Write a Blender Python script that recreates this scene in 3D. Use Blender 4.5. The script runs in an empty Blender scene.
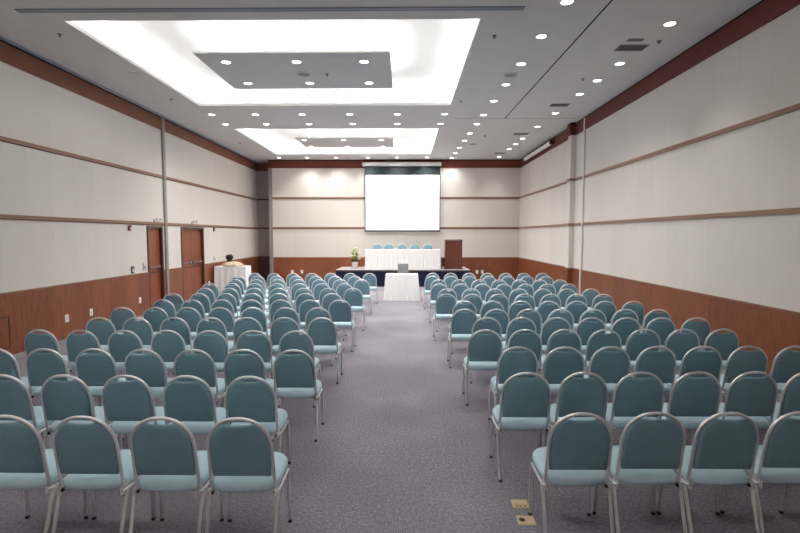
import bpy, bmesh, math, random
from mathutils import Vector, Matrix
random.seed(7)
PI = math.pi
scene = bpy.context.scene
COL = scene.collection

# ------------------------------------------------------------------ object helpers
def link(name, bm, mat, parent=None, smooth=False, auto=None):
    me = bpy.data.meshes.new(name)
    bmesh.ops.recalc_face_normals(bm, faces=bm.faces[:])
    bm.to_mesh(me); bm.free()
    mats = mat if isinstance(mat, (list, tuple)) else [mat]
    for m in mats: me.materials.append(m)
    if smooth:
        for p in me.polygons: p.use_smooth = True
        if auto is not None:
            try: me.set_sharp_from_angle(angle=math.radians(auto))
            except Exception: pass
    o = bpy.data.objects.new(name, me)
    COL.objects.link(o)
    if parent is not None: o.parent = parent
    return o

def tag(o, label, cat, group=None):
    o['label'] = label; o['category'] = cat
    if group: o['group'] = group
    return o

def thing(name, label, cat, loc=(0, 0, 0), rz=0, group=None):
    o = bpy.data.objects.new(name, None); COL.objects.link(o)
    o.empty_display_size = .1
    o.location = loc; o.rotation_euler = (0, 0, rz)
    return tag(o, label, cat, group)

def struct(name, bm, mat, parent=None, smooth=False, auto=None):
    o = link(name, bm, mat, parent, smooth, auto)
    if parent is None: o['kind'] = 'structure'
    return o

def copy_tree(o, parent=None):
    c = o.copy(); COL.objects.link(c)
    if parent is not None: c.parent = parent
    for ch in list(KIDS.get(o.name, ())): copy_tree(ch, c)
    return c
KIDS = {}
def index_kids(root):
    KIDS[root.name] = list(root.children)
    for ch in root.children: index_kids(ch)

# ------------------------------------------------------------------ mesh helpers
def B(): return bmesh.new()

def box(bm, x0, x1, y0, y1, z0, z1, bev=0, mi=0):
    vs = [bm.verts.new(p) for p in ((x0,y0,z0),(x1,y0,z0),(x1,y1,z0),(x0,y1,z0),(x0,y0,z1),(x1,y0,z1),(x1,y1,z1),(x0,y1,z1))]
    fs = [bm.faces.new([vs[i] for i in f]) for f in ((3,2,1,0),(4,5,6,7),(0,1,5,4),(1,2,6,5),(2,3,7,6),(3,0,4,7))]
    for f in fs: f.material_index = mi
    if bev:
        es = list({e for f in fs for e in f.edges})
        bmesh.ops.bevel(bm, geom=es, offset=bev, segments=2, affect='EDGES', profile=.5)
    return bm

def quad(bm, *pts):
    return bm.faces.new([bm.verts.new(p) for p in pts])

def tube(bm, pts, r, seg=10, cap=True):
    pts = [Vector(p) for p in pts]
    n = len(pts); rings = []
    nrm = None
    for i, p in enumerate(pts):
        t = (pts[min(i+1, n-1)] - pts[max(i-1, 0)]).normalized()
        if nrm is None:
            a = Vector((0, 0, 1)) if abs(t.z) < .9 else Vector((0, 1, 0))
            nrm = (a - t * a.dot(t)).normalized()
        else:
            nrm = (nrm - t * nrm.dot(t)).normalized()
        b = t.cross(nrm)
        rr = r[i] if isinstance(r, (list, tuple)) else r
        rings.append([bm.verts.new(p + rr*(math.cos(2*PI*k/seg)*nrm + math.sin(2*PI*k/seg)*b)) for k in range(seg)])
    for a, b in zip(rings, rings[1:]):
        for k in range(seg):
            bm.faces.new((a[k], a[(k+1) % seg], b[(k+1) % seg], b[k]))
    if cap:
        bm.faces.new(rings[0][::-1]); bm.faces.new(rings[-1])
    return bm

def lathe(bm, prof, seg=24, c=(0, 0, 0), cap=True):
    rings = []
    for r, z in prof:
        rings.append([bm.verts.new((c[0]+r*math.cos(2*PI*k/seg), c[1]+r*math.sin(2*PI*k/seg), c[2]+z)) for k in range(seg)])
    for a, b in zip(rings, rings[1:]):
        for k in range(seg):
            bm.faces.new((a[k], a[(k+1) % seg], b[(k+1) % seg], b[k]))
    if cap:
        bm.faces.new(rings[0][::-1]); bm.faces.new(rings[-1])
    return bm

def loft(bm, rings, cap=True):
    R = [[bm.verts.new(p) for p in ring] for ring in rings]
    n = len(R[0])
    for a, b in zip(R, R[1:]):
        for k in range(n): bm.faces.new((a[k], a[(k+1) % n], b[(k+1) % n], b[k]))
    if cap:
        bm.faces.new(R[0][::-1]); bm.faces.new(R[-1])
    return bm

# ------------------------------------------------------------------ materials
def srgb(r, g, b):
    f = lambda c: (c/255/12.92) if c/255 <= .04045 else ((c/255+.055)/1.055)**2.4
    return (f(r), f(g), f(b), 1)

class NT:
    def __init__(s, name):
        s.m = bpy.data.materials.new(name); s.m.use_nodes = True
        s.t = s.m.node_tree; s.n = s.t.nodes
        s.bsdf = s.n.get('Principled BSDF')
    def add(s, typ, **kw):
        nd = s.n.new(typ)
        for k, v in kw.items():
            if k.startswith('i_'):
                nd.inputs[int(k[2:]) if k[2:].isdigit() else k[2:]].default_value = v
            else: setattr(nd, k, v)
        return nd
    def l(s, a, b): s.t.links.new(a, b)
    def math(s, op, a, b=None, clamp=False):
        nd = s.n.new('ShaderNodeMath'); nd.operation = op; nd.use_clamp = clamp
        for i, v in enumerate((a, b)):
            if v is None: continue
            if isinstance(v, (int, float)): nd.inputs[i].default_value = v
            else: s.l(v, nd.inputs[i])
        return nd.outputs[0]
    def mix(s, fac, a, b, mode='MIX'):
        nd = s.n.new('ShaderNodeMix'); nd.data_type = 'RGBA'; nd.blend_type = mode
        for i, v in ((0, fac), (6, a), (7, b)):
            if isinstance(v, (int, float, tuple)): nd.inputs[i].default_value = v
            else: s.l(v, nd.inputs[i])
        return nd.outputs[2]
    def coords(s):
        return s.add('ShaderNodeTexCoord').outputs['Object']
    def sep(s, v):
        nd = s.n.new('ShaderNodeSeparateXYZ'); s.l(v, nd.inputs[0]); return nd.outputs
    def noise(s, vec, scale, detail=3, sc=(1, 1, 1), rough=.5):
        mp = s.add('ShaderNodeMapping'); mp.inputs['Scale'].default_value = sc
        s.l(vec, mp.inputs[0])
        nd = s.add('ShaderNodeTexNoise'); nd.inputs['Scale'].default_value = scale; nd.inputs['Detail'].default_value = detail
        nd.inputs['Roughness'].default_value = rough
        s.l(mp.outputs[0], nd.inputs['Vector']); return nd.outputs['Fac']
    def ramp(s, fac, stops):
        nd = s.add('ShaderNodeValToRGB'); cr = nd.color_ramp
        while len(cr.elements) < len(stops): cr.elements.new(.5)
        for e, (p, c) in zip(cr.elements, stops): e.position = p; e.color = c
        s.l(fac, nd.inputs[0]); return nd.outputs[0]
    def bump(s, h, strength=.2, dist=.002):
        nd = s.add('ShaderNodeBump'); nd.inputs['Strength'].default_value = strength; nd.inputs['Distance'].default_value = dist
        s.l(h, nd.inputs['Height']); s.l(nd.outputs[0], s.bsdf.inputs['Normal'])
    def col(s, c):
        if isinstance(c, tuple): s.bsdf.inputs['Base Color'].default_value = c
        else: s.l(c, s.bsdf.inputs['Base Color'])
    def set(s, rough=.5, metal=0, spec=.5, **kw):
        s.bsdf.inputs['Roughness'].default_value = rough; s.bsdf.inputs['Metallic'].default_value = metal
        s.bsdf.inputs['Specular IOR Level'].default_value = spec
        for k, v in kw.items(): s.bsdf.inputs[k.replace('_', ' ')].default_value = v
        return s.m

def plain(name, c, rough=.5, metal=0, spec=.5, var=.06, scale=30):
    """solid colour with a little procedural variation"""
    t = NT(name); co = t.coords()
    n = t.noise(co, scale, 2)
    lo = tuple(x*(1-var) for x in c[:3])+(1,); hi = tuple(min(1, x*(1+var)) for x in c[:3])+(1,)
    t.col(t.ramp(n, [(.3, lo), (.7, hi)]))
    return t.set(rough, metal, spec)

def emit(name, c, s):
    t = NT(name); t.col((.8, .8, .8, 1))
    t.bsdf.inputs['Emission Color'].default_value = c; t.bsdf.inputs['Emission Strength'].default_value = s
    return t.m

def fabric_wall(name, axis, c, panel=.61):
    t = NT(name); co = t.coords(); s = t.sep(co); u = s[axis]
    cell = t.math('FLOOR', t.math('DIVIDE', u, panel))
    zc = t.math('FLOOR', t.math('DIVIDE', t.math('ADD', s[2], .25), 1.30))
    wn = t.add('ShaderNodeTexWhiteNoise', noise_dimensions='2D')
    cb = t.add('ShaderNodeCombineXYZ'); t.l(cell, cb.inputs[0]); t.l(zc, cb.inputs[1]); t.l(cb.outputs[0], wn.inputs['Vector'])
    tone = t.math('ADD', t.math('MULTIPLY', wn.outputs['Value'], .05), .965)
    streak = t.noise(co, 6, 3, (6, 6, .6))
    weave = t.noise(co, 90, 2, (1, 1, 1))
    tone = t.math('MULTIPLY', tone, t.math('ADD', t.math('MULTIPLY', streak, .10), .95))
    tone = t.math('MULTIPLY', tone, t.math('ADD', t.math('MULTIPLY', weave, .08), .96))
    fr = t.math('FRACT', t.math('DIVIDE', u, panel))
    seam = t.math('LESS_THAN', t.math('ABSOLUTE', t.math('SUBTRACT', fr, .5)), .493)
    tone = t.math('MULTIPLY', tone, t.math('ADD', t.math('MULTIPLY', seam, .09), .91))
    t.col(t.mix(1.0, c, tone, 'MULTIPLY'))
    t.bump(weave, .15, .002)
    return t.set(.95, 0, .1)

def wood(name, axis, dark, light, panel=.6, rough=.35, spec=.4, horizontal=False):
    t = NT(name); co = t.coords(); s = t.sep(co); u = s[axis]
    sc = (14, 14, 1) if not horizontal else (1, 1, 14)
    g = t.noise(co, 3.0, 6, sc, .6)
    fine = t.noise(co, 14.0, 3, sc, .6)
    cell = t.math('FLOOR', t.math('DIVIDE', u, panel))
    wn = t.add('ShaderNodeTexWhiteNoise', noise_dimensions='1D'); t.l(cell, wn.inputs['W'])
    f = t.math('ADD', t.math('MULTIPLY', g, .7), t.math('MULTIPLY', fine, .3))
    f = t.math('ADD', f, t.math('MULTIPLY', t.math('SUBTRACT', wn.outputs['Value'], .5), .10))
    c = t.ramp(f, [(.28, dark), (.52, tuple((a+b)/2 for a, b in zip(dark, light))), (.74, light)])
    fr = t.math('FRACT', t.math('DIVIDE', u, panel))
    seam = t.math('LESS_THAN', t.math('ABSOLUTE', t.math('SUBTRACT', fr, .5)), .494)
    c = t.mix(1.0, c, t.math('ADD', t.math('MULTIPLY', seam, .3), .7), 'MULTIPLY')
    t.col(c)
    return t.set(rough, 0, spec)

M = {}
FAB = srgb(216, 208, 200)
M['fab_y'] = fabric_wall('beige_fabric_side_wall', 1, FAB)
M['fab_x'] = fabric_wall('beige_fabric_back_wall', 0, FAB)
M['fab_dark'] = fabric_wall('shaded_recess_fabric', 0, srgb(150, 138, 134))  # same wall fabric, with the recess shade painted into a darker colour
WD, WL = srgb(88, 42, 25), srgb(152, 85, 49)
M['wood_y'] = wood('red_wood_side', 1, WD, WL)
M['wood_x'] = wood('red_wood_back', 0, WD, WL)
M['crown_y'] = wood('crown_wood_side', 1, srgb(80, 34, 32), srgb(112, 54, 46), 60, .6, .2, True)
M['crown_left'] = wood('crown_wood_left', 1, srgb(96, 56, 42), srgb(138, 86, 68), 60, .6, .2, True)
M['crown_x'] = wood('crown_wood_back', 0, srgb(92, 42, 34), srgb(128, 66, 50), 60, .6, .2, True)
M['rail'] = wood('rail_wood', 1, srgb(116, 84, 68), srgb(150, 114, 94), 60, .5, .3, True)
M['rail_dark'] = plain('rail_shadow_groove', srgb(70, 40, 32), .8, 0, .1)
M['door_wood'] = wood('door_wood', 1, srgb(88, 38, 24), srgb(150, 76, 42), .4)
M['frame_wood'] = plain('door_frame_wood', srgb(64, 32, 24), .45)
M['lectern_wood'] = wood('lectern_wood', 0, srgb(70, 30, 20), srgb(118, 56, 38), .9)
M['dark_wood'] = plain('dark_wood', srgb(58, 28, 22), .5)
M['black'] = plain('black_matte', (.012, .012, .014, 1), .6)
M['gap'] = plain('shadow_gap', (.02, .018, .018, 1), .9, 0, .05)
M['pole'] = plain('grey_track_post', srgb(140, 134, 129), .5, .2)
M['ceil'] = plain('ceiling_plaster', srgb(206, 204, 202), .9, 0, .1, .025, 3)
M['cove'] = plain('cove_plaster', srgb(240, 240, 238), .9, 0, .1, .01, 3)
M['white'] = plain('white_plastic', srgb(235, 235, 232), .4)
M['offwhite'] = plain('off_white_plastic', srgb(205, 200, 192), .45)
M['speaker'] = plain('grey_speaker_grille', srgb(150, 150, 150), .7)
M['grey'] = plain('grey_metal', srgb(120, 120, 122), .45, .3)
M['darkgrey'] = plain('dark_grey_grille', srgb(96, 96, 98), .6)
M['slot'] = plain('blue_grey_slot', srgb(150, 162, 178), .5)
M['ringm'] = plain('downlight_ring', srgb(220, 218, 214), .4, 0)
M['lens'] = emit('downlight_lens', (1, .97, .92, 1), 9)
M['cloth'] = plain('white_cloth', srgb(240, 239, 238), .85, 0, .2, .03, 14)
M['beigecloth'] = plain('beige_cloth', srgb(214, 192, 164), .85, 0, .2, .16, 14)
M['navy'] = plain('navy_cloth', srgb(24, 27, 48), .8, 0, .15, .25, 8)
M['stagetop'] = plain('pale_stage_carpet', srgb(166, 158, 158), .95, 0, .1, .06, 60)
M['brass'] = plain('brass_plate', srgb(226, 200, 152), .4, .3, .5, .1, 40)
M['red'] = plain('dark_red_plastic', srgb(104, 30, 26), .45)
M['leaf'] = plain('leaf_green', srgb(142, 160, 84), .5, 0, .4, .3, 18)
M['leafdark'] = plain('dark_leaves', srgb(26, 26, 20), .6, 0, .3, .3, 20)
M['petal'] = plain('cream_petal', srgb(240, 236, 200), .6, 0, .3, .06, 30)
M['pot'] = plain('white_ceramic', srgb(232, 222, 216), .3)

def screen_mat():
    t = NT('projection_surface'); t.col(srgb(245, 246, 248))
    t.bsdf.inputs['Emission Color'].default_value = (.97, .98, 1, 1); t.bsdf.inputs['Emission Strength'].default_value = .45  # slight glow stands in for light falling on the screen
    return t.set(.8, 0, .1)
M['screen'] = screen_mat()
M['leader'] = plain('black_screen_masking', srgb(52, 60, 62), .9, 0, .1)

def metal():
    t = NT('satin_silver_tube'); co = t.coords()
    n = t.noise(co, 60, 2)
    t.col(t.ramp(n, [(.3, srgb(214, 214, 215)), (.7, srgb(230, 230, 231))]))
    return t.set(.28, .7, .6)
M['tube'] = metal()

def teal(name, lo, hi, bumpy=.25):
    t = NT(name); co = t.coords()
    n = t.noise(co, 240, 2); big = t.noise(co, 9, 2)
    f = t.math('ADD', t.math('MULTIPLY', n, .6), t.math('MULTIPLY', big, .4))
    t.col(t.ramp(f, [(.3, lo), (.7, hi)]))
    t.bump(n, bumpy, .001)
    t.bsdf.inputs['Sheen Weight'].default_value = .25
    t.bsdf.inputs['Sheen Roughness'].default_value = .4
    t.bsdf.inputs['Sheen Tint'].default_value = (.8, .95, 1, 1)
    return t.set(.72, 0, .3)
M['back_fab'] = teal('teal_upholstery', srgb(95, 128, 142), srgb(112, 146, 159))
M['seat_fab'] = teal('toplit_teal_seat_upholstery', srgb(168, 196, 208), srgb(184, 210, 221))  # light from above painted in: seat colour paler than the back

def carpet():
    t = NT('grey_violet_carpet'); co = t.coords(); s = t.sep(co)
    n1 = t.noise(co, 42, 3, (1, 1, 1), .7); n2 = t.noise(co, 150, 2); n3 = t.noise(co, .8, 3)
    d1 = t.math('SINE', t.math('MULTIPLY', t.math('ADD', s[0], s[1]), 190))
    d2 = t.math('SINE', t.math('MULTIPLY', t.math('SUBTRACT', s[0], s[1]), 190))
    w = t.math('MULTIPLY', t.math('MULTIPLY', d1, d2), .05)
    f = t.math('ADD', t.math('ADD', t.math('MULTIPLY', n1, .45), t.math('MULTIPLY', n2, .35)), t.math('MULTIPLY', n3, .2))
    f = t.math('ADD', f, w)
    t.col(t.ramp(f, [(.32, srgb(74, 71, 82)), (.5, srgb(125, 120, 129)), (.68, srgb(178, 172, 179))]))
    t.bump(f, .35, .004)
    return t.set(.98, 0, .08)
M['carpet'] = carpet()

# ------------------------------------------------------------------ room dimensions (metres)
XL, XR = -6.75, 4.95          # side walls
Y0, YB, YR = -1.6, 21.0, 21.9 # rear of the room, back wall, recess at the left of it
ZC = 5.30                     # ceiling
ZD = 1.06                     # top of the wood panelling
RAILS = (2.36, 3.66)
ZK = 4.94                     # underside of the wooden crown band

b = B(); box(b, XL-.3, XR+.3, Y0-.2, YR+.3, -.12, 0); struct('floor', b, M['carpet'])

# ceiling with two lit coves and an unseen third added to brighten the front
COVES = [(-5.20, 1.13, 7.48, 12.30), (-5.27, 1.02, 14.92, 19.76), (-5.20, 1.13, .10, 4.90)]
b = B()
ys = [Y0-.2, COVES[2][2], COVES[2][3], COVES[0][2], COVES[0][3], COVES[1][2], COVES[1][3], YR+.3]
def slab(x0, x1, y0, y1): box(b, x0, x1, y0, y1, ZC, ZC+.07)
slab(XL-.3, XR+.3, ys[0], ys[1]); slab(XL-.3, XR+.3, ys[2], ys[3]); slab(XL-.3, XR+.3, ys[4], ys[5]); slab(XL-.3, XR+.3, ys[6], ys[7])
for c in COVES:
    slab(XL-.3, c[0], c[2], c[3]); slab(c[1], XR+.3, c[2], c[3])
struct('ceiling', b, M['ceil'])
EXT, HT = .42, .50
for i, c in enumerate(COVES):
    x0, x1, y0, y1 = c[0]-EXT, c[1]+EXT, c[2]-EXT, c[3]+EXT
    z0, z1 = ZC+.071, ZC+HT
    b = B()
    box(b, x0, x1, y0, y1, z1, z1+.05)
    box(b, x0-.05, x0, y0, y1, z0, z1); box(b, x1, x1+.05, y0, y1, z0, z1)
    box(b, x0, x1, y0-.05, y0, z0, z1); box(b, x0, x1, y1, y1+.05, z0, z1)
    struct('ceiling_cove', b, M['cove'])
# hanging panels in the coves, the last in the added unseen cove
PANELS = [(-3.82, -.28, 8.79, 10.92), (-3.72, -.43, 16.36, 18.10), (-3.82, -.28, 1.45, 3.55)]
for i, p in enumerate(PANELS):
    b = B(); box(b, p[0], p[1], p[2], p[3], ZC+.0, ZC+.03, .003)
    o = struct('trim_%d' % (i+1 if i < 2 else 60), b, M['ceil'])
    b = B()
    for x in (p[0]+.4, p[1]-.4):
        for y in (p[2]+.4, p[3]-.4): box(b, x-.02, x+.02, y-.02, y+.02, ZC+.028, ZC+HT)
    link('hanger', b, M['cove'], o)

# walls --------------------------------------------------------------
DOORS = [(12.47, 13.27), (14.36, 15.97)]; ZDOOR = 2.29
b = B()
def lw(y0, y1, z0, z1): box(b, XL-.25, XL, y0, y1, z0, z1)
lw(Y0-.2, YR+.2, ZDOOR, ZC+.07)
seg = [Y0-.2, DOORS[0][0], DOORS[0][1], DOORS[1][0], DOORS[1][1], YR+.2]
for k in (0, 2, 4): lw(seg[k], seg[k+1], 0, ZDOOR)
struct('wall_left', b, M['fab_y'])
b = B(); box(b, XR, XR+.2, Y0-.2, YR+.2, 0, ZC+.07); struct('wall_right', b, M['fab_y'])
b = B(); box(b, -5.95, XR, YB, YB+.12, 0, ZC); struct('wall_back', b, M['fab_x'])
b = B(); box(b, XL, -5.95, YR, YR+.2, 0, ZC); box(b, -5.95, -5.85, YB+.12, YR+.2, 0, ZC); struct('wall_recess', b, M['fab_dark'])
b = B(); box(b, XL, XR, Y0-.2, Y0, 0, ZC); struct('wall_front', b, M['fab_x'])
# pilaster on the right wall
PX, PY0, PY1 = 4.80, 14.2, 14.45
b = B(); box(b, PX, XR-.001, PY0, PY1, 0, ZC, .01); struct('trim_3', b, M['fab_y'])

n_trim = [3]
def trim(bm, mat, smooth=False):
    n_trim[0] += 1
    return struct('trim_%d' % n_trim[0], bm, mat, None, smooth)

# wood panelling
T = .022
b = B()
for k in (0, 2, 4): box(b, XL, XL+T, seg[k], seg[k+1] if k < 4 else YR, 0, ZD)
struct('baseboard_left', b, M['wood_y'])
b = B(); box(b, XR-T, XR, Y0, PY0, 0, ZD); box(b, XR-T, XR, PY1, YB, 0, ZD)
box(b, PX-T, PX, PY0, PY1, 0, ZD); box(b, PX-T, XR, PY0-T, PY0, 0, ZD); struct('baseboard_right', b, M['wood_y'])
b = B(); box(b, -5.80, XR-T, YB-T, YB, 0, ZD+.02); struct('baseboard_back', b, M['wood_x'])
b = B(); box(b, XL+T, -5.95, YR-T, YR, 0, ZD+.02); struct('baseboard_recess', b, M['frame_wood'])  # darker wood puts the recess shade into the panelling colour
# light capping line on panelling
b = B()
for k in (0, 2, 4): box(b, XL, XL+T+.008, seg[k], seg[k+1] if k < 4 else YR, ZD, ZD+.022)
trim(b, M['rail'])
b = B(); box(b, XR-T-.008, XR, Y0, PY0-T, ZD, ZD+.022); box(b, XR-T-.008, XR, PY1, YB, ZD, ZD+.022)
box(b, PX-T-.008, XR, PY0-T-.008, PY1, ZD, ZD+.022); trim(b, M['rail'])

# two horizontal rails, each a wooden bead with a dark groove below it
for z in RAILS:
    b = B(); box(b, XL, XL+.03, Y0, YR, z-.035, z+.035); trim(b, M['rail'])
    b = B(); box(b, XL, XL+.012, Y0, YR, z-.05, z-.035); trim(b, M['rail_dark'])
    b = B(); box(b, XR-.03, XR, Y0, PY0-.03, z-.035, z+.035); box(b, XR-.03, XR, PY1, YB, z-.035, z+.035)
    box(b, PX-.03, XR, PY0-.03, PY1, z-.035, z+.035); trim(b, M['rail'])
    b = B(); box(b, -5.80, XR-.03, YB-.03, YB, z-.03, z+.04); trim(b, M['rail'])
    b = B(); box(b, -5.80, XR-.03, YB-.012, YB, z-.05, z-.03); trim(b, M['rail_dark'])
    b = B(); box(b, XL+.03, -5.95, YR-.03, YR, z-.035, z+.035); trim(b, M['rail_dark'])  # recess rails coloured dark for the shade there
# crown band with a dark gap above it
ZG = 5.255
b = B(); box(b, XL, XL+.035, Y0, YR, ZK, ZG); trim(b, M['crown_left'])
b = B(); box(b, XL, XL+.012, Y0, YR, ZG, ZC); trim(b, M['gap'])
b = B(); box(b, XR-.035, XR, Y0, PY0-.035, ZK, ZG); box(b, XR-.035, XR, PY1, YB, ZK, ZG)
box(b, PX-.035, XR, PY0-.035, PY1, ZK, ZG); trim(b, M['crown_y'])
b = B(); box(b, XR-.012, XR, Y0, PY0-.035, ZG, ZC); box(b, XR-.012, XR, PY1, YB, ZG, ZC); box(b, PX-.012, XR-.01, PY0-.012, PY1, ZG, ZC); trim(b, M['gap'])
b = B(); box(b, -5.95, XR-.035, YB-.035, YB, ZK, ZG); trim(b, M['crown_x'])
b = B(); box(b, -5.95, XR-.012, YB-.012, YB, ZG, ZC); trim(b, M['gap'])
b = B(); box(b, XL+.035, -5.95, YR-.035, YR, ZK, ZG); trim(b, M['crown_x'])
# edge track along the left of the ceiling
b = B(); box(b, XL+.06, XL+.14, Y0, YR, ZC-.02, ZC); trim(b, M['slot'])
# track posts on the side walls and trim beside the recess
b = B(); box(b, XL, XL+.055, 13.37, 13.50, 0, ZC-.001, .012); trim(b, M['pole'])
b = B(); box(b, XR-.045, XR, 13.44, 13.52, ZD+.03, ZC-.05, .008); trim(b, M['offwhite'])
b = B(); box(b, XR-.045-T, XR-T, 13.46, 13.52, 0, ZD+.03, .008); trim(b, M['offwhite'])
b = B(); box(b, -5.95, -5.80, YB-.05, YB, 0, ZK, .006); trim(b, M['pole'])
# groove in the ceiling parallel to right wall, cross joint
b = B(); quad(b, (2.955, -1.5, ZC-.002), (2.985, -1.5, ZC-.002), (2.785, 13.7, ZC-.002), (2.755, 13.7, ZC-.002)); trim(b, M['gap'])
b = B(); box(b, 1.4, XR-.2, 13.69, 13.71, ZC-.003, ZC); trim(b, M['grey'])

# doors on left wall -------------------------------------------------
for i, (y0, y1) in enumerate(DOORS):
    b = B()
    x0, x1 = XL-.11, XL-.06
    if i == 0:
        box(b, x0, x1, y0+.05, y1-.05, 0, ZDOOR-.05)
    else:
        ym = (y0+y1)/2
        box(b, x0, x1, y0+.05, ym-.004, 0, ZDOOR-.05); box(b, x0, x1, ym+.004, y1-.05, 0, ZDOOR-.05)
    d = struct('door_%d' % (i+1), b, M['door_wood'])
    b = B()
    box(b, XL-.22, XL+.025, y0, y0+.05, 0, ZDOOR); box(b, XL-.22, XL+.025, y1-.05, y1, 0, ZDOOR); box(b, XL-.22, XL+.025, y0+.05, y1-.05, ZDOOR-.05, ZDOOR)
    link('door_frame', b, M['frame_wood'], d)
    leaves = [(y0+.05, y1-.05)] if i == 0 else [(y0+.05, (y0+y1)/2), ((y0+y1)/2, y1-.05)]
    for (a, c) in leaves:
        b = B()
        box(b, x1, x1+.05, a+.08, a+.14, 1.13, 1.23, .008); box(b, x1, x1+.05, c-.14, c-.08, 1.13, 1.23, .008)
        tube(b, [(x1+.06, a+.09, 1.18), (x1+.06, c-.09, 1.18)], .015, 10)
        link('push_bar', b, M['grey'], d, True, 40)
        b = B(); box(b, x1, x1+.006, a+.02, c-.02, 1.02, 1.06); link('kick_strip', b, M['frame_wood'], d)
# inset access panel in the near left panelling
b = B()
for (z0, z1) in ((.66, .68), (.14, .16)): box(b, XL+T, XL+T+.006, 6.6, 8.0, z0, z1)
box(b, XL+T, XL+T+.006, 7.98, 8.0, .16, .66)
trim(b, M['frame_wood'])

# small things on walls ----------------------------------------------
def wall_socket(loc, rz, label):
    t = thing('wall_socket', label, 'socket', loc, rz, 'white wall sockets on the wood panelling')
    b = B(); box(b, -.05, .05, 0, .012, -.075, .075, .004); link('plate', b, M['white'], t)
    b = B(); lathe(b, [(.022, 0), (.022, .003), (.016, .004)], 14)
    bmesh.ops.rotate(b, verts=b.verts[:], cent=(0, 0, 0), matrix=Matrix.Rotation(-PI/2, 3, 'X'))
    bmesh.ops.translate(b, verts=b.verts[:], vec=(0, .0125, 0)); link('insert', b, M['offwhite'], t, True, 40)
FX = XL+T
for y, lab in ((9.37, 'white wall socket on left panelling nearest the camera'), (10.11, 'second white wall socket from the camera on left panelling'),
               (12.0, 'white wall socket on left panelling just before the first door'), (16.3, 'white wall socket on left panelling beyond the double door')):
    wall_socket((FX, y, .40), -PI/2, lab)
for x, lab in ((-4.97, 'white wall socket on back panelling, left of the pair at left'), (-4.55, 'white wall socket on back panelling, right of the pair at left'),
               (3.13, 'white wall socket on back panelling, left of the pair right of stage'), (3.36, 'white wall socket on back panelling, right of the pair right of stage')):
    wall_socket((x, YB-T, .44), PI, lab)

def wall_box(name, y, z, w, h, d, mat, label, cat, face=None):
    t = thing(name, label, cat, (XL, y, z), -PI/2)
    b = B(); box(b, -w/2, w/2, -.004, d, -h/2, h/2, min(w, h)*.12); link('housing', b, mat, t)
    b = B(); box(b, -w*.28, w*.28, d-.001, d+.006, -h*.28, h*.1, .002); link(face or 'button', b, M['offwhite'] if mat is not M['offwhite'] else M['grey'], t)
wall_box('fire_alarm', 11.68, 2.22, .10, .13, .05, M['red'], 'dark red alarm box on left wall before the first door', 'alarm')
wall_box('fire_alarm', 16.85, 2.24, .10, .13, .05, M['red'], 'dark red alarm box on left wall beyond the double door', 'alarm')
wall_box('wall_switch', 11.75, 1.19, .13, .18, .03, M['darkgrey'], 'dark grey switch on left fabric just before the first door', 'switch', 'rocker')
wall_box('wall_switch', 16.83, 1.22, .12, .17, .03, M['offwhite'], 'pale switch plate on left fabric beyond the double door', 'switch', 'rocker')
wall_box('card_reader', 12.28, 1.24, .10, .17, .03, M['offwhite'], 'pale plate on left fabric right beside first door frame', 'switch', 'rocker')
for y, lab in ((12.95, 'small twin emergency lamp above the first door'), (15.2, 'small twin emergency lamp above the double door')):
    t = thing('emergency_light', lab, 'light', (XL, y, 2.44), -PI/2)
    b = B(); box(b, -.13, .13, 0, .06, -.04, .03, .008); link('housing', b, M['offwhite'], t)
    for sx in (-.1, .1):
        b = B(); lathe(b, [(.015, 0), (.032, .02), (.035, .045), (.02, .05)], 14)
        bmesh.ops.rotate(b, verts=b.verts[:], cent=(0, 0, 0), matrix=Matrix.Rotation(-PI*.62, 3, 'X'))
        bmesh.ops.translate(b, verts=b.verts[:], vec=(sx, .06, .05)); link('lamp_head', b, M['offwhite'], t, True, 40)

# long white roller case on right crown
t = thing('roller_screen_case', 'long white roller case fixed along the crown of right wall', 'screen case', (XR-.035, 17.85, 5.10))
b = B(); tube(b, [(-.11, -1.75, 0), (-.11, 1.75, 0)], .07, 16); link('case', b, M['white'], t, True, 40)
for y in (-1.62, 1.62):
    b = B(); box(b, -.12, 0, y-.03, y+.03, -.02, .02, .005); link('bracket', b, M['darkgrey'], t)
for y in (-1.79, 1.79):
    b = B(); box(b, -.19, -.03, y-.04, y+.04, -.08, .08, .01); link('end_cap', b, M['dark_wood'], t)

# projection screen
t = thing('projection_screen', 'large white projection screen hanging on the back wall', 'projection screen', (0, YB-.16, 0))
b = B(); box(b, -1.72, 1.46, -.004, .004, 2.26, 4.62); link('screen_surface', b, M['screen'], t)
b = B(); box(b, -1.75, 1.49, -.0035, .0045, 4.62, 5.0); box(b, -1.765, -1.72, -.006, .0035, 2.26, 4.62); box(b, 1.46, 1.505, -.006, .0035, 2.26, 4.62); link('black_border', b, M['leader'], t)
b = B(); box(b, -1.77, 1.51, -.018, .018, 2.19, 2.26, .006); link('bottom_bar', b, M['black'], t)
b = B(); box(b, -1.86, 1.53, -.07, .07, 5.0, 5.16, .03); link('case', b, M['white'], t, True, 40)
b = B(); box(b, -1.5, -1.4, .06, .155, 5.02, 5.12); box(b, 1.1, 1.2, .06, .155, 5.02, 5.12); link('bracket', b, M['grey'], t)

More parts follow.
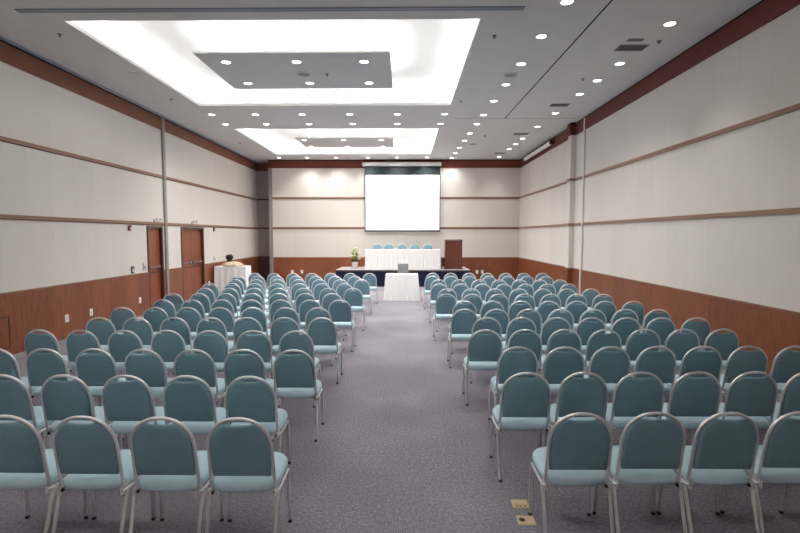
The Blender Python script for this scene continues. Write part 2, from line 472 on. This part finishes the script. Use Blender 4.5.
# ceiling fittings ----------------------------------------------------
def ceil_thing(name, x, y, label, cat, group=None): return thing(name, label, cat, (x, y, ZC), 0, group)
DL = ceil_thing('downlight', 0, 0, '', 'ceiling light', 'round recessed ceiling downlights')
b = B(); lathe(b, [(.078, -.001), (.082, -.011), (.105, -.008), (.108, 0)], 24, cap=False); link('trim_ring', b, M['ringm'], DL, True)
b = B(); lathe(b, [(.079, -.002), (.0785, -.006), (.03, -.009), (.004, -.0095)], 24); link('lens', b, M['lens'], DL, True, 50)
index_kids(DL)
def ordn(i, n, near='nearest the camera', far='farthest from the camera'):
    W = ['first', 'second', 'third', 'fourth', 'fifth', 'sixth', 'seventh', 'eighth', 'ninth', 'tenth', 'eleventh', 'twelfth']
    return near if i == 0 else far if i == n-1 else W[i]+' from the camera'
def ordl(i, n):
    return ['leftmost', 'second from left', 'third from left', 'third from right', 'second from right', 'rightmost'][i] if n == 6 else ['left', 'middle', 'right'][i]
LIGHTS = []
YA = [7.67, 9.39, 10.39, 11.37, 13.11, 14.71, 16.48, 17.47, 18.44, 20.34]
XA = [4.07, 4.06, 4.04, 4.02, 4.00, 3.96, 3.95, 3.94, 3.91, 3.91]
YBL = [6.95, 8.12, 9.39, 10.64, 11.91, 13.27, 14.34, 15.63, 16.83, 18.15, 19.35, 20.53]
for i, (x, y) in enumerate(zip(XA, YA)): LIGHTS.append((x, y, 'round downlight in ceiling line along the right wall, ' + ordn(i, len(YA)), 3))
for i, y in enumerate(YBL): LIGHTS.append((2.25-.3*i/11, y, 'round downlight in line just right of the lit coves, ' + ordn(i, 12), 1))
for i, x in enumerate((-5.24, -4.06, -2.79, -1.51, -.22, 1.05)): LIGHTS.append((x, 13.16, 'round downlight between the two coves, nearer row, ' + ordl(i, 6), 1))
for i, x in enumerate((-5.29, -4.09, -2.83, -1.55, -.24, 1.02)): LIGHTS.append((x, 14.29, 'round downlight between the two coves, farther row, ' + ordl(i, 6), 1))
for i, x in enumerate((-5.32, -4.14, -2.92, -1.58, -.36, .90)): LIGHTS.append((x, 20.38, 'round downlight in row beside the back wall, ' + ordl(i, 6), 4 if i == 0 else 2))
for pi_, (nm, yy, xx) in enumerate((('near', (9.23, 10.49), (-3.38, -2.05, -.78)), ('far', (16.68, 17.90), (-3.48, -2.13, -.83)))):
    for j, y in enumerate(yy):
        for i, x in enumerate(xx):
            LIGHTS.append((x, y, 'round downlight on %s hanging panel, %s row, %s' % (nm, 'front' if j == 0 else 'rear', ordl(i, 3)), 5 if pi_ == 1 else 1))
def lamp(name, typ, loc, energy, **kw):
    d = bpy.data.lights.new(name, typ); d.energy = energy
    for k, v in kw.items(): setattr(d, k, v)
    o = bpy.data.objects.new(name, d); COL.objects.link(o); o.location = loc
    return o
E_SPOT = 120
for i, (x, y, lab, kind) in enumerate(LIGHTS):
    o = DL if i == 0 else copy_tree(DL)
    o.location = (x, y, ZC); o['label'] = lab
    s = lamp('downlight_lamp', 'SPOT', (x, y, ZC-.03), E_SPOT*(1.35 if kind == 2 else .35 if kind == 4 else 1.35 if kind == 5 else .6 if kind == 3 else 1), spot_size=math.radians({1: 130, 5: 152, 2: 124, 3: 84, 4: 62}[kind]), spot_blend={1: 1, 5: .8, 2: 1, 3: .9, 4: .9}[kind], shadow_soft_size=.06, color=(1, .972, .94))
# cove lighting: strips lying on ledges behind the rim, shining upward, and strips on top of the panels
E_COVE = 10
def strip(x0, x1, y0, y1, z, per_m, tilt=None):
    lx, ly = x1-x0, y1-y0
    o = lamp('cove_lamp', 'AREA', ((x0+x1)/2, (y0+y1)/2, z), per_m*max(lx, ly), shape='RECTANGLE', size=max(lx, .06), size_y=max(ly, .06), color=(1, .99, .98))
    o.rotation_euler = (PI, 0, 0)
for ci, c in enumerate(COVES):
    E_COVE = (8, 8, 12)[ci]  # last value is the fill from the added unseen cove
    z = ZC+.13; e = .22
    strip(c[0]-e, c[0]-e+.06, c[2], c[3], z, E_COVE); strip(c[1]+e-.06, c[1]+e, c[2], c[3], z, E_COVE)
    strip(c[0], c[1], c[2]-e, c[2]-e+.06, z, E_COVE); strip(c[0], c[1], c[3]+e-.06, c[3]+e, z, E_COVE)
for pi_, p in enumerate(PANELS):
    E_COVE = (11, 11, 11)[pi_]  # last value feeds the panel strips of the added cove
    z = ZC+.07
    strip(p[0]+.2, p[1]-.2, p[2]+.12, p[2]+.18, z, E_COVE*.8); strip(p[0]+.2, p[1]-.2, p[3]-.18, p[3]-.12, z, E_COVE*.8)
    strip(p[1]-.18, p[1]-.12, p[2]+.2, p[3]-.2, z, E_COVE*.55); strip(p[0]+.12, p[0]+.18, p[2]+.2, p[3]-.2, z, E_COVE*.35)

def sprinkler(x, y, label):
    t = ceil_thing('sprinkler', x, y, label, 'sprinkler', 'small ceiling sprinkler heads')
    b = B(); lathe(b, [(.04, .004), (.04, -.006), (.016, -.010)], 16); link('escutcheon', b, M['grey'], t, True, 40)
    b = B(); lathe(b, [(.012, -.010), (.012, -.034), (.024, -.037), (.024, -.042)], 12); link('head', b, M['darkgrey'], t, True, 40)
for x, y, lab in ((-5.61, 7.95, 'small dark sprinkler left of the near cove, nearest the camera'), (-5.61, 11.66, 'small dark sprinkler left of the near cove, by its far end'),
                  (1.45, 8.09, 'small dark sprinkler right of the near cove, nearest the camera'), (1.34, 11.91, 'small dark sprinkler right of the near cove, by its far corner'),
                  (2.60, 16.01, 'small dark sprinkler right of the far cove'), (4.25, 8.33, 'small dark sprinkler beside the grilles near the right wall'),
                  (-1.59, 9.93, 'small dark sprinkler under the near hanging panel'), (-5.83, 17.1, 'small dark sprinkler left of the far cove'),
                  (3.69, 10.27, 'small dark sprinkler between right wall downlights')):
    sprinkler(x, y, lab)
def detector(x, y, label):
    t = ceil_thing('ceiling_speaker', x, y, label, 'ceiling speaker')
    b = B(); lathe(b, [(.15, 0), (.15, -.01), (.125, -.016)], 24, cap=False); link('rim', b, M['ceil'], t, True, 40)
    b = B(); lathe(b, [(.125, -.006), (.12, -.012), (.01, -.014)], 24); link('grille', b, M['speaker'] if x > -3 else M['ceil'], t, True, 40)
for x, y, lab in ((-5.49, 9.92, 'round flat speaker left of the near cove'), (2.13, 10.0, 'round grey speaker just right of the near cove'),
                  (-2.06, 9.92, 'round dark speaker under the near hanging panel'), (2.41, 17.47, 'round grey speaker right of the far cove')):
    detector(x, y, lab)
def vent(x, y, w, d, n, label, mat, name='ceiling_vent'):
    t = ceil_thing(name, x, y, label, 'vent')
    b = B(); f = .018
    box(b, -w/2, w/2, -d/2, -d/2+f, -.012, 0); box(b, -w/2, w/2, d/2-f, d/2, -.012, 0); box(b, -w/2, -w/2+f, -d/2+f, d/2-f, -.012, 0); box(b, w/2-f, w/2, -d/2+f, d/2-f, -.012, 0)
    link('frame', b, M['grey'], t)
    b = B(); box(b, -w/2+f, w/2-f, -d/2+f, d/2-f, -.003, -.001); link('backing', b, M['black'] if mat != 'slot' else M['slot'], t)
    b = B()
    for k in range(n):
        y_ = -d/2+f+(k+.5)*(d-2*f)/n
        box(b, -w/2+f, w/2-f, y_-.008, y_+.008, -.010, -.003)
    link('slats', b, M[mat], t)
vent(3.92, 8.62, .50, .26, 6, 'wide grey grille in ceiling beside first right wall downlight', 'darkgrey')
vent(3.83, 8.28, .26, .10, 2, 'short dark grille in ceiling in front of the wide one', 'darkgrey')
vent(3.85, 12.3, .46, .24, 6, 'grey grille in ceiling before the right pilaster', 'darkgrey')
vent(3.72, 15.75, .46, .24, 6, 'grey grille in ceiling beyond the right pilaster', 'darkgrey')
vent(3.75, 19.4, .40, .22, 5, 'grey grille in ceiling closest to the back wall', 'darkgrey')
vent(-1.97, 7.13, 7.34, .10, 2, 'long blue grey slot diffuser in front of the near cove', 'slot', 'slot_diffuser')

# ------------------------------------------------------------------ chair
SW, SD = .222, .218
def superring(cx, cy, a, bq, z, n=4.2, m=36):
    out = []
    for k in range(m):
        t_ = 2*PI*k/m; c_, s_ = math.cos(t_), math.sin(t_)
        nn = n if s_ < 0 else n*.72
        x = math.copysign(abs(c_)**(2/nn), c_)*a; y = math.copysign(abs(s_)**(2/nn), s_)*bq
        out.append((cx+x, cy+y, z))
    return out
def seat_bm():
    cx, cy = 0, .108
    prof = [(.035, .408), (.012, .411), (.002, .419), (0, .434), (.002, .450), (.010, .464), (.030, .474), (.065, .481), (.12, .484), (.18, .485)]
    return loft(B(), [[(x, y, z+.045*(y-.0)) for x, y, z in superring(cx, cy, SW-i, .226-i, z)] for i, z in prof])
def back_y(z, x=0):
    return -.099 - (z-.50)*.168
def arch(hw, zb, zs, zt, m=22, bot=None):
    """outline from bottom right, up, over and down: straight sides then a half ellipse"""
    pts = [(hw if bot is None else bot, zb)]
    for k in range(1, 4): pts.append((hw+((bot or hw)-hw)*(1-k/3), zb+(zs-zb)*k/3))
    for k in range(1, m): 
        t_ = PI*k/m; c_, s_ = math.cos(t_), math.sin(t_)
        pts.append((math.copysign(abs(c_)**(2/2.15), c_)*hw, zs+s_**(2/2.15)*(zt-zs)))
    pts += [(-x, z) for x, z in pts[3::-1]]
    return pts
def pad_outline(ins=0):
    hw = .1895-ins; zs = .705; zt = .900-ins
    P = [(hw-.004, .514+ins), (hw, .58), (hw, .64), (hw, zs)]
    m = 30
    for k in range(1, m):
        t_ = PI*k/m; c_, s_ = math.cos(t_), math.sin(t_)
        x = math.copysign(abs(c_)**(2/2.15), c_)*hw; z = zs+s_**(2/2.15)*(zt-zs)
        dip = .875-ins+.0 - .010*math.exp(-(x/.075)**4) 
        z = min(z, dip)
        P.append((x, z))
    P += [(-x, z) for x, z in P[3::-1]]
    return P
def back_bm():
    bm = B(); rings = []
    for ins, off in ((.03, -.020), (.012, -.0175), (.003, -.012), (0, -.004), (0, .006), (.004, .018), (.016, .026), (.04, .031)):
        rings.append([(x, back_y(z)+off, z) for x, z in pad_outline(ins)])
    return loft(bm, rings)
def frame_bm():
    pts2 = arch(.200, .395, .705, .909, 26, .205)
    return tube(B(), [(x, back_y(z)+.004, z) for x, z in pts2], .0115, 10)
def endcap_bm(sx):
    z = .395; return tube(B(), [(sx*.205, back_y(z)+.004, z+.012), (sx*.205, back_y(z)+.004, z-.012)], .0145, 10)
RZ = .398
def seatframe_bm():
    bm = B()
    for sx in (-1, 1):
        tube(bm, [(sx*.210, -.105, RZ+.004), (sx*.219, -.06, RZ), (sx*.218, .10, RZ), (sx*.213, .215, RZ)], .0105, 8)
        box(bm, sx*.210-.004, sx*.210+.004, -.125, -.05, RZ-.018, RZ+.03)
    tube(bm, [(-.219, .20, RZ), (.219, .20, RZ)], .009, 8); tube(bm, [(-.219, -.06, RZ), (.219, -.06, RZ)], .009, 8)
    tube(bm, [(-.218, -.03, RZ-.004), (-.12, .07, RZ-.008)], .006, 6); tube(bm, [(.218, -.03, RZ-.004), (.12, .07, RZ-.008)], .006, 6)
    return bm
def leg_bm(sx, rear):
    if rear: pts = [(sx*.219, -.062, RZ+.006), (sx*.220, -.082, RZ-.03), (sx*.2185, -.130, .21), (sx*.2165, -.195, .012)]
    else: pts = [(sx*.213, .21, RZ), (sx*.214, .222, RZ-.02), (sx*.215, .230, .25), (sx*.216, .236, .012)]
    return tube(B(), pts, .0125, 10)
def foot_bm(sx, rear):
    x, y = (sx*.2165, -.195) if rear else (sx*.216, .236)
    return lathe(B(), [(.0140, 0), (.0150, .004), (.0142, .020), (.0122, .022)], 10, (x, y, 0))
CH = thing('banquet_chair', '', 'chair', (0, 0, 0), 0, 'teal banquet chairs in rows')
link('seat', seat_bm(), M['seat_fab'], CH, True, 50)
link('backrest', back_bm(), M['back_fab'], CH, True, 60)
fr = link('back_frame', frame_bm(), M['tube'], CH, True, 60)
for sx in (-1, 1): link('end_cap', endcap_bm(sx), M['black'], fr, True, 50)
link('seat_frame', seatframe_bm(), M['tube'], CH, True, 50)
for rear in (True, False):
    for sx in (-1, 1):
        lg = link('leg', leg_bm(sx, rear), M['tube'], CH, True, 50)
        link('foot_cap', foot_bm(sx, rear), M['black'], lg, True, 50)
index_kids(CH)

# rows: (y of the seat row, x of the aisle chair, pitch, number of chairs)
AP = .165
LEFT = [(2.90, -1.04, .495, 4), (3.78, -1.262, .507, 5), (4.67, -1.11, .503, 7), (5.61, -1.305, .517, 7), (6.53, -1.155, .513, 7), (7.44, -1.37, .515, 7),
        (8.34, -1.15, .521, 7), (9.28, -1.43, .521, 7), (10.2, -1.12, .532, 7), (11.2, -1.43, .532, 7), (12.2, -1.12, .54, 7), (13.2, -1.40, .54, 7), (14.2, -1.07, .57, 7)]
RIGHT = [(3.01, 1.132, .476, 4), (3.91, 1.006, .477, 6), (4.82, 1.15, .475, 7), (5.71, .965, .481, 7), (6.58, 1.13, .480, 7), (7.32, .91, .493, 7),
         (8.23, 1.02, .484, 7), (9.22, .79, .503, 7), (10.14, .89, .507, 7), (11.15, .79, .502, 7), (12.2, .85, .515, 7), (13.25, .74, .525, 7), (14.3, .81, .545, 7)]
ORD = ['', 'second ', 'third ', 'fourth ', 'fifth ', 'sixth ', 'seventh ']
rnd = random.Random(3)
first = True
for side, rows, sg in (('left', LEFT, -1), ('right', RIGHT, 1)):
    for r, (ya, x0, pitch, n) in enumerate(rows):
        if r == 0: rn = 'row nearest the camera'
        elif r < 7: rn = ORD[r]+'row from the camera'
        elif r == 12: rn = 'row nearest the stage'
        else: rn = ORD[12-r]+'row from the stage'
        for k in range(n):
            o = CH if first else copy_tree(CH)
            first = False
            sn = 'seat on the aisle' if k == 0 else ('%sseat from the aisle' % ORD[k] if k < 6 else 'seat at the wall end')
            o['label'] = 'teal banquet chair, %s block, %s, %s' % (side, rn, sn)
            j = 1 if pitch > .49 else .35
            o.location = (x0+sg*pitch*k+rnd.uniform(-.004, .004)*j, ya+AP+rnd.uniform(-.008, .008)+(.012*k if side == 'right' and r < 4 else .006*k*(r < 4)), 0)
            o.rotation_euler = (0, 0, rnd.uniform(-.012, .012)*(pitch > .5) - (.0*k if side == 'right' and r < 2 else 0))

# ------------------------------------------------------------------ stage
SF, SX0, SX1, SZ = 18.95, -2.78, 2.58, .665
t = thing('stage_platform', 'low stage platform with pale top and dark navy skirt', 'stage', ((SX0+SX1)/2, SF+1, 0))
ox, oy = (SX0+SX1)/2, SF+1
b = B(); box(b, SX0-ox, SX1-ox, SF-oy, YB-.06-oy, SZ-.045, SZ, .01); link('deck', b, M['stagetop'], t)
b = B()
def pleats(bm, path, z0, z1, amp, pitch, flare=0, out=None):
    """pleated cloth hanging along a 2-D path of (x, y) points; out = outward normals by leg"""
    cols = []
    for i in range(len(path)-1):
        a, c = Vector(path[i]), Vector(path[i+1]); d = c-a; L = d.length; dn = d.normalized(); nn = Vector((dn.y, -dn.x))
        steps = max(4, int(L/pitch*6))
        for k in range(steps + (1 if i == len(path)-2 else 0)):
            s_ = k/steps*L
            w = math.sin(2*PI*s_/pitch + 1.3*math.sin(s_*2.1+i)); w = w if w > 0 else w*.6
            p = a+dn*s_
            cols.append((p, nn, w))
    zs = [z0+(z1-z0)*q for q in (0, .25, .5, .75, .93, 1)]
    grid = []
    for p, nn, w in cols:
        colv = []
        for z in zs:
            f = (z1-z)/(z1-z0)
            q = p+nn*(amp*w*(.25+.75*f)+flare*f)
            colv.append(bm.verts.new((q.x, q.y, z)))
        grid.append(colv)
    for a, c in zip(grid, grid[1:]):
        for k in range(len(zs)-1): bm.faces.new((a[k], c[k], c[k+1], a[k+1]))
    return bm
pleats(b, [(SX0+.02-ox, YB-.1-oy), (SX0+.02-ox, SF+.02-oy), (SX1-.02-ox, SF+.02-oy), (SX1-.02-ox, YB-.1-oy)], .004, SZ-.02, .012, .16)
link('skirt', b, M['navy'], t, True)
b = B(); box(b, SX0-.004-ox, SX1+.004-ox, SF-.006-oy, SF-.0005-oy, SZ-.07, SZ-.001); link('edge_strip', b, M['black'], t)

# head table on the stage
HY, HX0, HX1, HT_ = 19.30, -1.62, 1.40, .80
t = thing('head_table', 'long head table on stage dressed in white pleated cloth', 'table', ((HX0+HX1)/2, HY+.22, SZ))
hx = (HX1-HX0)/2
b = B(); box(b, -hx, hx, -.22, .22, HT_-.025, HT_, .008); link('tabletop', b, M['cloth'], t)
b = B(); pleats(b, [(-hx, .22), (-hx, -.22), (hx, -.22), (hx, .22), (-hx, .22)], .004, HT_-.002, .022, .15, .012); link('skirt', b, M['cloth'], t, True)
# five chairs behind it, facing the hall
SC = 1.065
names5 = ['leftmost', 'second from left', 'middle one', 'second from right', 'rightmost']
for k, x in enumerate((-1.20, -.69, -.14, .41, .95)):
    o = copy_tree(CH)
    o.location = (x, 20.24, SZ); o.rotation_euler = (0, 0, PI+rnd.uniform(-.03, .03)); o.scale = (1.05, 1.05, 1.12)
    o['label'] = 'teal chair on stage behind the white head table, %s of five' % names5[k]
    o['group'] = 'chairs behind the head table'

# lectern
t = thing('lectern', 'tall reddish brown wooden lectern on right end of the stage', 'lectern', (1.965, 19.62, SZ))
b = B(); box(b, -.30, .26, -.24, .20, .05, 1.16, .006); link('body', b, M['lectern_wood'], t)
b = B(); box(b, -.36, -.30, -.255, .22, .0, 1.17, .006); link('side_panel', b, M['lectern_wood'], t)
b = B(); box(b, .26, .32, -.255, .22, .0, 1.17, .006); link('side_panel', b, M['dark_wood'], t)
b = B(); box(b, -.34, .34, -.31, .24, 0, .05, .006); link('base', b, M['dark_wood'], t)
b = B(); box(b, -.37, .35, -.27, .25, 1.17, 1.20, .008); link('top', b, M['dark_wood'], t)
# low stand beside it
t = thing('side_stand', 'low dark wooden stand on stage just left of the lectern', 'stand', (1.515, 19.30, SZ))
b = B(); box(b, -.068, .068, -.12, .12, .44, .47, .006); link('top', b, M['dark_wood'], t)
for sx in (-1, 1):
    for sy in (-1, 1):
        b = B(); box(b, sx*.05-.016, sx*.05+.016, sy*.095-.018, sy*.095+.018, 0, .44); link('leg', b, M['dark_wood'], t)
b = B(); box(b, -.064, .064, -.11, .11, .12, .14); link('shelf', b, M['dark_wood'], t)
b = B(); box(b, -.064, .064, .09, .105, .14, .44); link('back_panel', b, M['lectern_wood'], t)

# flower arrangement
t = thing('flower_arrangement', 'white pot of cream flowers and green leaves on stage left end', 'flowers', (-2.10, 19.85, SZ))
t.scale = (1.1, 1.1, 1.1)
b = B(); lathe(b, [(.085, 0), (.095, .01), (.115, .20), (.125, .27), (.128, .29), (.118, .295), (.11, .27)], 24); link('pot', b, M['pot'], t, True, 50)
b = B(); lathe(b, [(.121, .255), (.134, .262), (.137, .315), (.13, .325), (.118, .32)], 24, cap=False); link('rim_band', b, M['black'], t, True, 50)
fr_ = random.Random(11)
b = B()
def leaf(bm, base, dirv, L, W):
    d = dirv.normalized(); s_ = d.cross(Vector((0, 0, 1)));  s_ = s_.normalized() if s_.length > .01 else Vector((1, 0, 0))
    n_ = s_.cross(d); prev = None
    for k, (u, w) in enumerate(((0, .15), (.25, .8), (.5, 1), (.78, .65), (1, .03))):
        c = base+d*L*u - Vector((0, 0, 1))*L*.35*u*u
        q = (bm.verts.new(c+s_*W*w), bm.verts.new(c+n_*W*.2*w), bm.verts.new(c-s_*W*w))
        if prev:
            bm.faces.new((prev[0], prev[1], q[1], q[0])); bm.faces.new((prev[1], prev[2], q[2], q[1]))
        prev = q
for k in range(64):
    a = fr_.uniform(0, 2*PI); el = fr_.uniform(.1, 1.35)
    h = fr_.uniform(.30, .60)
    leaf(b, Vector((.05*math.cos(a), .05*math.sin(a), h)), Vector((math.cos(a)*math.cos(el), math.sin(a)*math.cos(el), math.sin(el))), fr_.uniform(.14, .28), fr_.uniform(.02, .04))
for k in range(10):
    a = fr_.uniform(0, 2*PI); tube(b, [(0, 0, .27), (.08*math.cos(a), .08*math.sin(a), .5), (.15*math.cos(a), .15*math.sin(a), .72)], .005, 5)
link('foliage', b, M['leaf'], t, True)
for k in range(11):
    a = 2*PI*k/11*1.7; rr = fr_.uniform(.04, .20); z = fr_.uniform(.42, .84) if rr < .14 else fr_.uniform(.36, .6)
    b = B()
    c = Vector((rr*math.cos(a), -abs(rr*math.sin(a))-.06, z))
    for q in range(6):
        aa = 2*PI*q/6
        leaf(b, c, Vector((math.cos(aa), math.sin(aa), .55)), .095, .04)
    lathe(b, [(.004, -.01), (.02, .0), (.018, .016), (.004, .022)], 8, c)
    link('flower', b, M['petal'], t, True)

# projector table in the aisle, with its cloth to the floor
PT = (-.115, 15.2); PZ = .812
t = thing('projector_table', 'small table in aisle under a white cloth reaching the floor', 'table', (PT[0], PT[1], 0))
b = B(); box(b, -.50, .50, -.33, .33, PZ-.03, PZ, .008); link('tabletop', b, M['cloth'], t)
b = B(); pleats(b, [(-.50, .33), (-.50, -.33), (.50, -.33), (.50, .33), (-.50, .33)], .004, PZ-.003, .030, .17, .055); link('tablecloth', b, M['cloth'], t, True)
t = thing('monitor', 'small speckled grey monitor seen from behind on aisle table', 'monitor', (-.075, PT[1]-.20, PZ))
def speckle():
    q = NT('speckled_grey'); co = q.coords(); n = q.noise(co, 90, 2, (1, 1, 1), .7)
    q.col(q.ramp(n, [(.35, srgb(96, 96, 98)), (.65, srgb(158, 158, 158))])); return q.set(.5)
M['speckle'] = speckle()
b = B(); box(b, -.165, .165, -.025, .025, .035, .345, .01); link('case', b, M['speckle'], t)
b = B(); box(b, -.16, .16, .0255, .029, .045, .335); link('screen', b, M['black'], t)
for sx in (-1, 1):
    b = B(); box(b, sx*.115-.03, sx*.115+.03, -.08, .08, 0, .036, .006); link('foot', b, M['offwhite'], t)

# buffet table by the left wall
t = thing('buffet_table', 'tall table by left wall covered in white cloth', 'table', (-6.08, 16.8, 0))
BZ = .96
b = B(); box(b, -.55, .55, -.28, .28, BZ-.03, BZ, .008); link('tabletop', b, M['cloth'], t)
b = B(); pleats(b, [(-.55, .28), (-.55, -.28), (.55, -.28), (.55, .28), (-.55, .28)], .004, BZ-.003, .016, .22, .03); link('tablecloth', b, M['cloth'], t, True)
b = B()
rr = random.Random(5)
rings = []
for f, z in ((1, 0), (1.02, .05), (.90, .09), (.70, .12), (.42, .14), (.1, .145)):
    rings.append([(.34*f*math.cos(2*PI*k/30)*(1+.14*math.sin(5*2*PI*k/30+z*30)), .22*f*math.sin(2*PI*k/30)*(1+.08*math.cos(7*2*PI*k/30)), z+(.028*math.sin(5*2*PI*k/30+1) if z > .06 else .012*math.sin(9*2*PI*k/30) if z else 0)) for k in range(30)])
loft(b, rings)
o = link('cloth_runner', b, M['beigecloth'], None, True); o.location = (-6.06, 16.72, BZ)
tag(o, 'crumpled beige cloth heaped on the white buffet table', 'cloth')
t = thing('dried_bouquet', 'dark rounded bundle of leaves on the beige cloth', 'bouquet', (-6.16, 16.72, BZ+.158))
t.scale = (1.15, 1.15, 1.1)
b = B(); lathe(b, [(.07, 0), (.085, .02), (.08, .06), (.06, .07)], 18); link('bowl', b, M['dark_wood'], t, True, 50)
b = B(); lathe(b, [(.03, .05), (.085, .075), (.115, .12), (.11, .165), (.075, .205), (.02, .225)], 18)
for k in range(90):
    a = rr.uniform(0, 2*PI); el = rr.uniform(.25, 1.5)
    leaf(b, Vector((.05*math.cos(a), .05*math.sin(a), rr.uniform(.09, .17))), Vector((math.cos(a)*math.cos(el), math.sin(a)*math.cos(el), math.sin(el)+.3)), rr.uniform(.07, .12), rr.uniform(.03, .045))
link('foliage', b, M['leafdark'], t, True)

# brass floor sockets
def floor_socket(x, y, rz, label, kind):
    t = thing('floor_socket', label, 'floor socket', (x, y, 0), rz)
    b = B(); box(b, -.062, .062, -.055, .055, 0, .006, .002); link('plate', b, M['brass'], t)
    if kind == 'slots':
        b = B(); box(b, -.055, .055, -.012, .050, .006, .010, .001); link('lid', b, M['brass'], t)
        for x_ in (-.03, 0, .03):
            b = B(); lathe(b, [(.008, .006), (.008, .0075)], 10, (x_, -.035, 0)); link('hole', b, M['black'], t)
    else:
        b = B(); box(b, .005, .056, -.045, .045, .006, .010, .001); link('lid', b, M['brass'], t)
        b = B(); lathe(b, [(.022, .006), (.022, .0078)], 18, (-.028, 0, 0)); link('hole', b, M['black'], t)
floor_socket(.876, 3.545, 0, 'brass floor socket with three small holes, farther of the pair', 'slots')
floor_socket(.868, 3.335, -.04, 'brass floor socket with one round hole, nearer of the pair', 'round')

# ------------------------------------------------------------------ camera
cd = bpy.data.cameras.new('camera'); cam = bpy.data.objects.new('camera', cd); COL.objects.link(cam)
cd.sensor_fit = 'HORIZONTAL'; cd.sensor_width = 36; cd.lens = 21.6; cd.clip_end = 100
cam.location = (0, 0, 2.05)
cam.rotation_euler = (PI/2-math.atan(31.5/480), 0, math.atan(5.5/481))
scene.camera = cam

w = bpy.data.worlds.new('world'); scene.world = w; w.use_nodes = True
w.node_tree.nodes['Background'].inputs[0].default_value = (.9, .95, 1, 1); w.node_tree.nodes['Background'].inputs[1].default_value = .05
scene.view_settings.view_transform = 'Standard'
scene.view_settings.look = 'None'
scene.view_settings.exposure = 0.06
scene.view_settings.gamma = 1.13
scene.cycles.use_denoising = True
scene.cycles.max_bounces = 10
scene.cycles.diffuse_bounces = 6
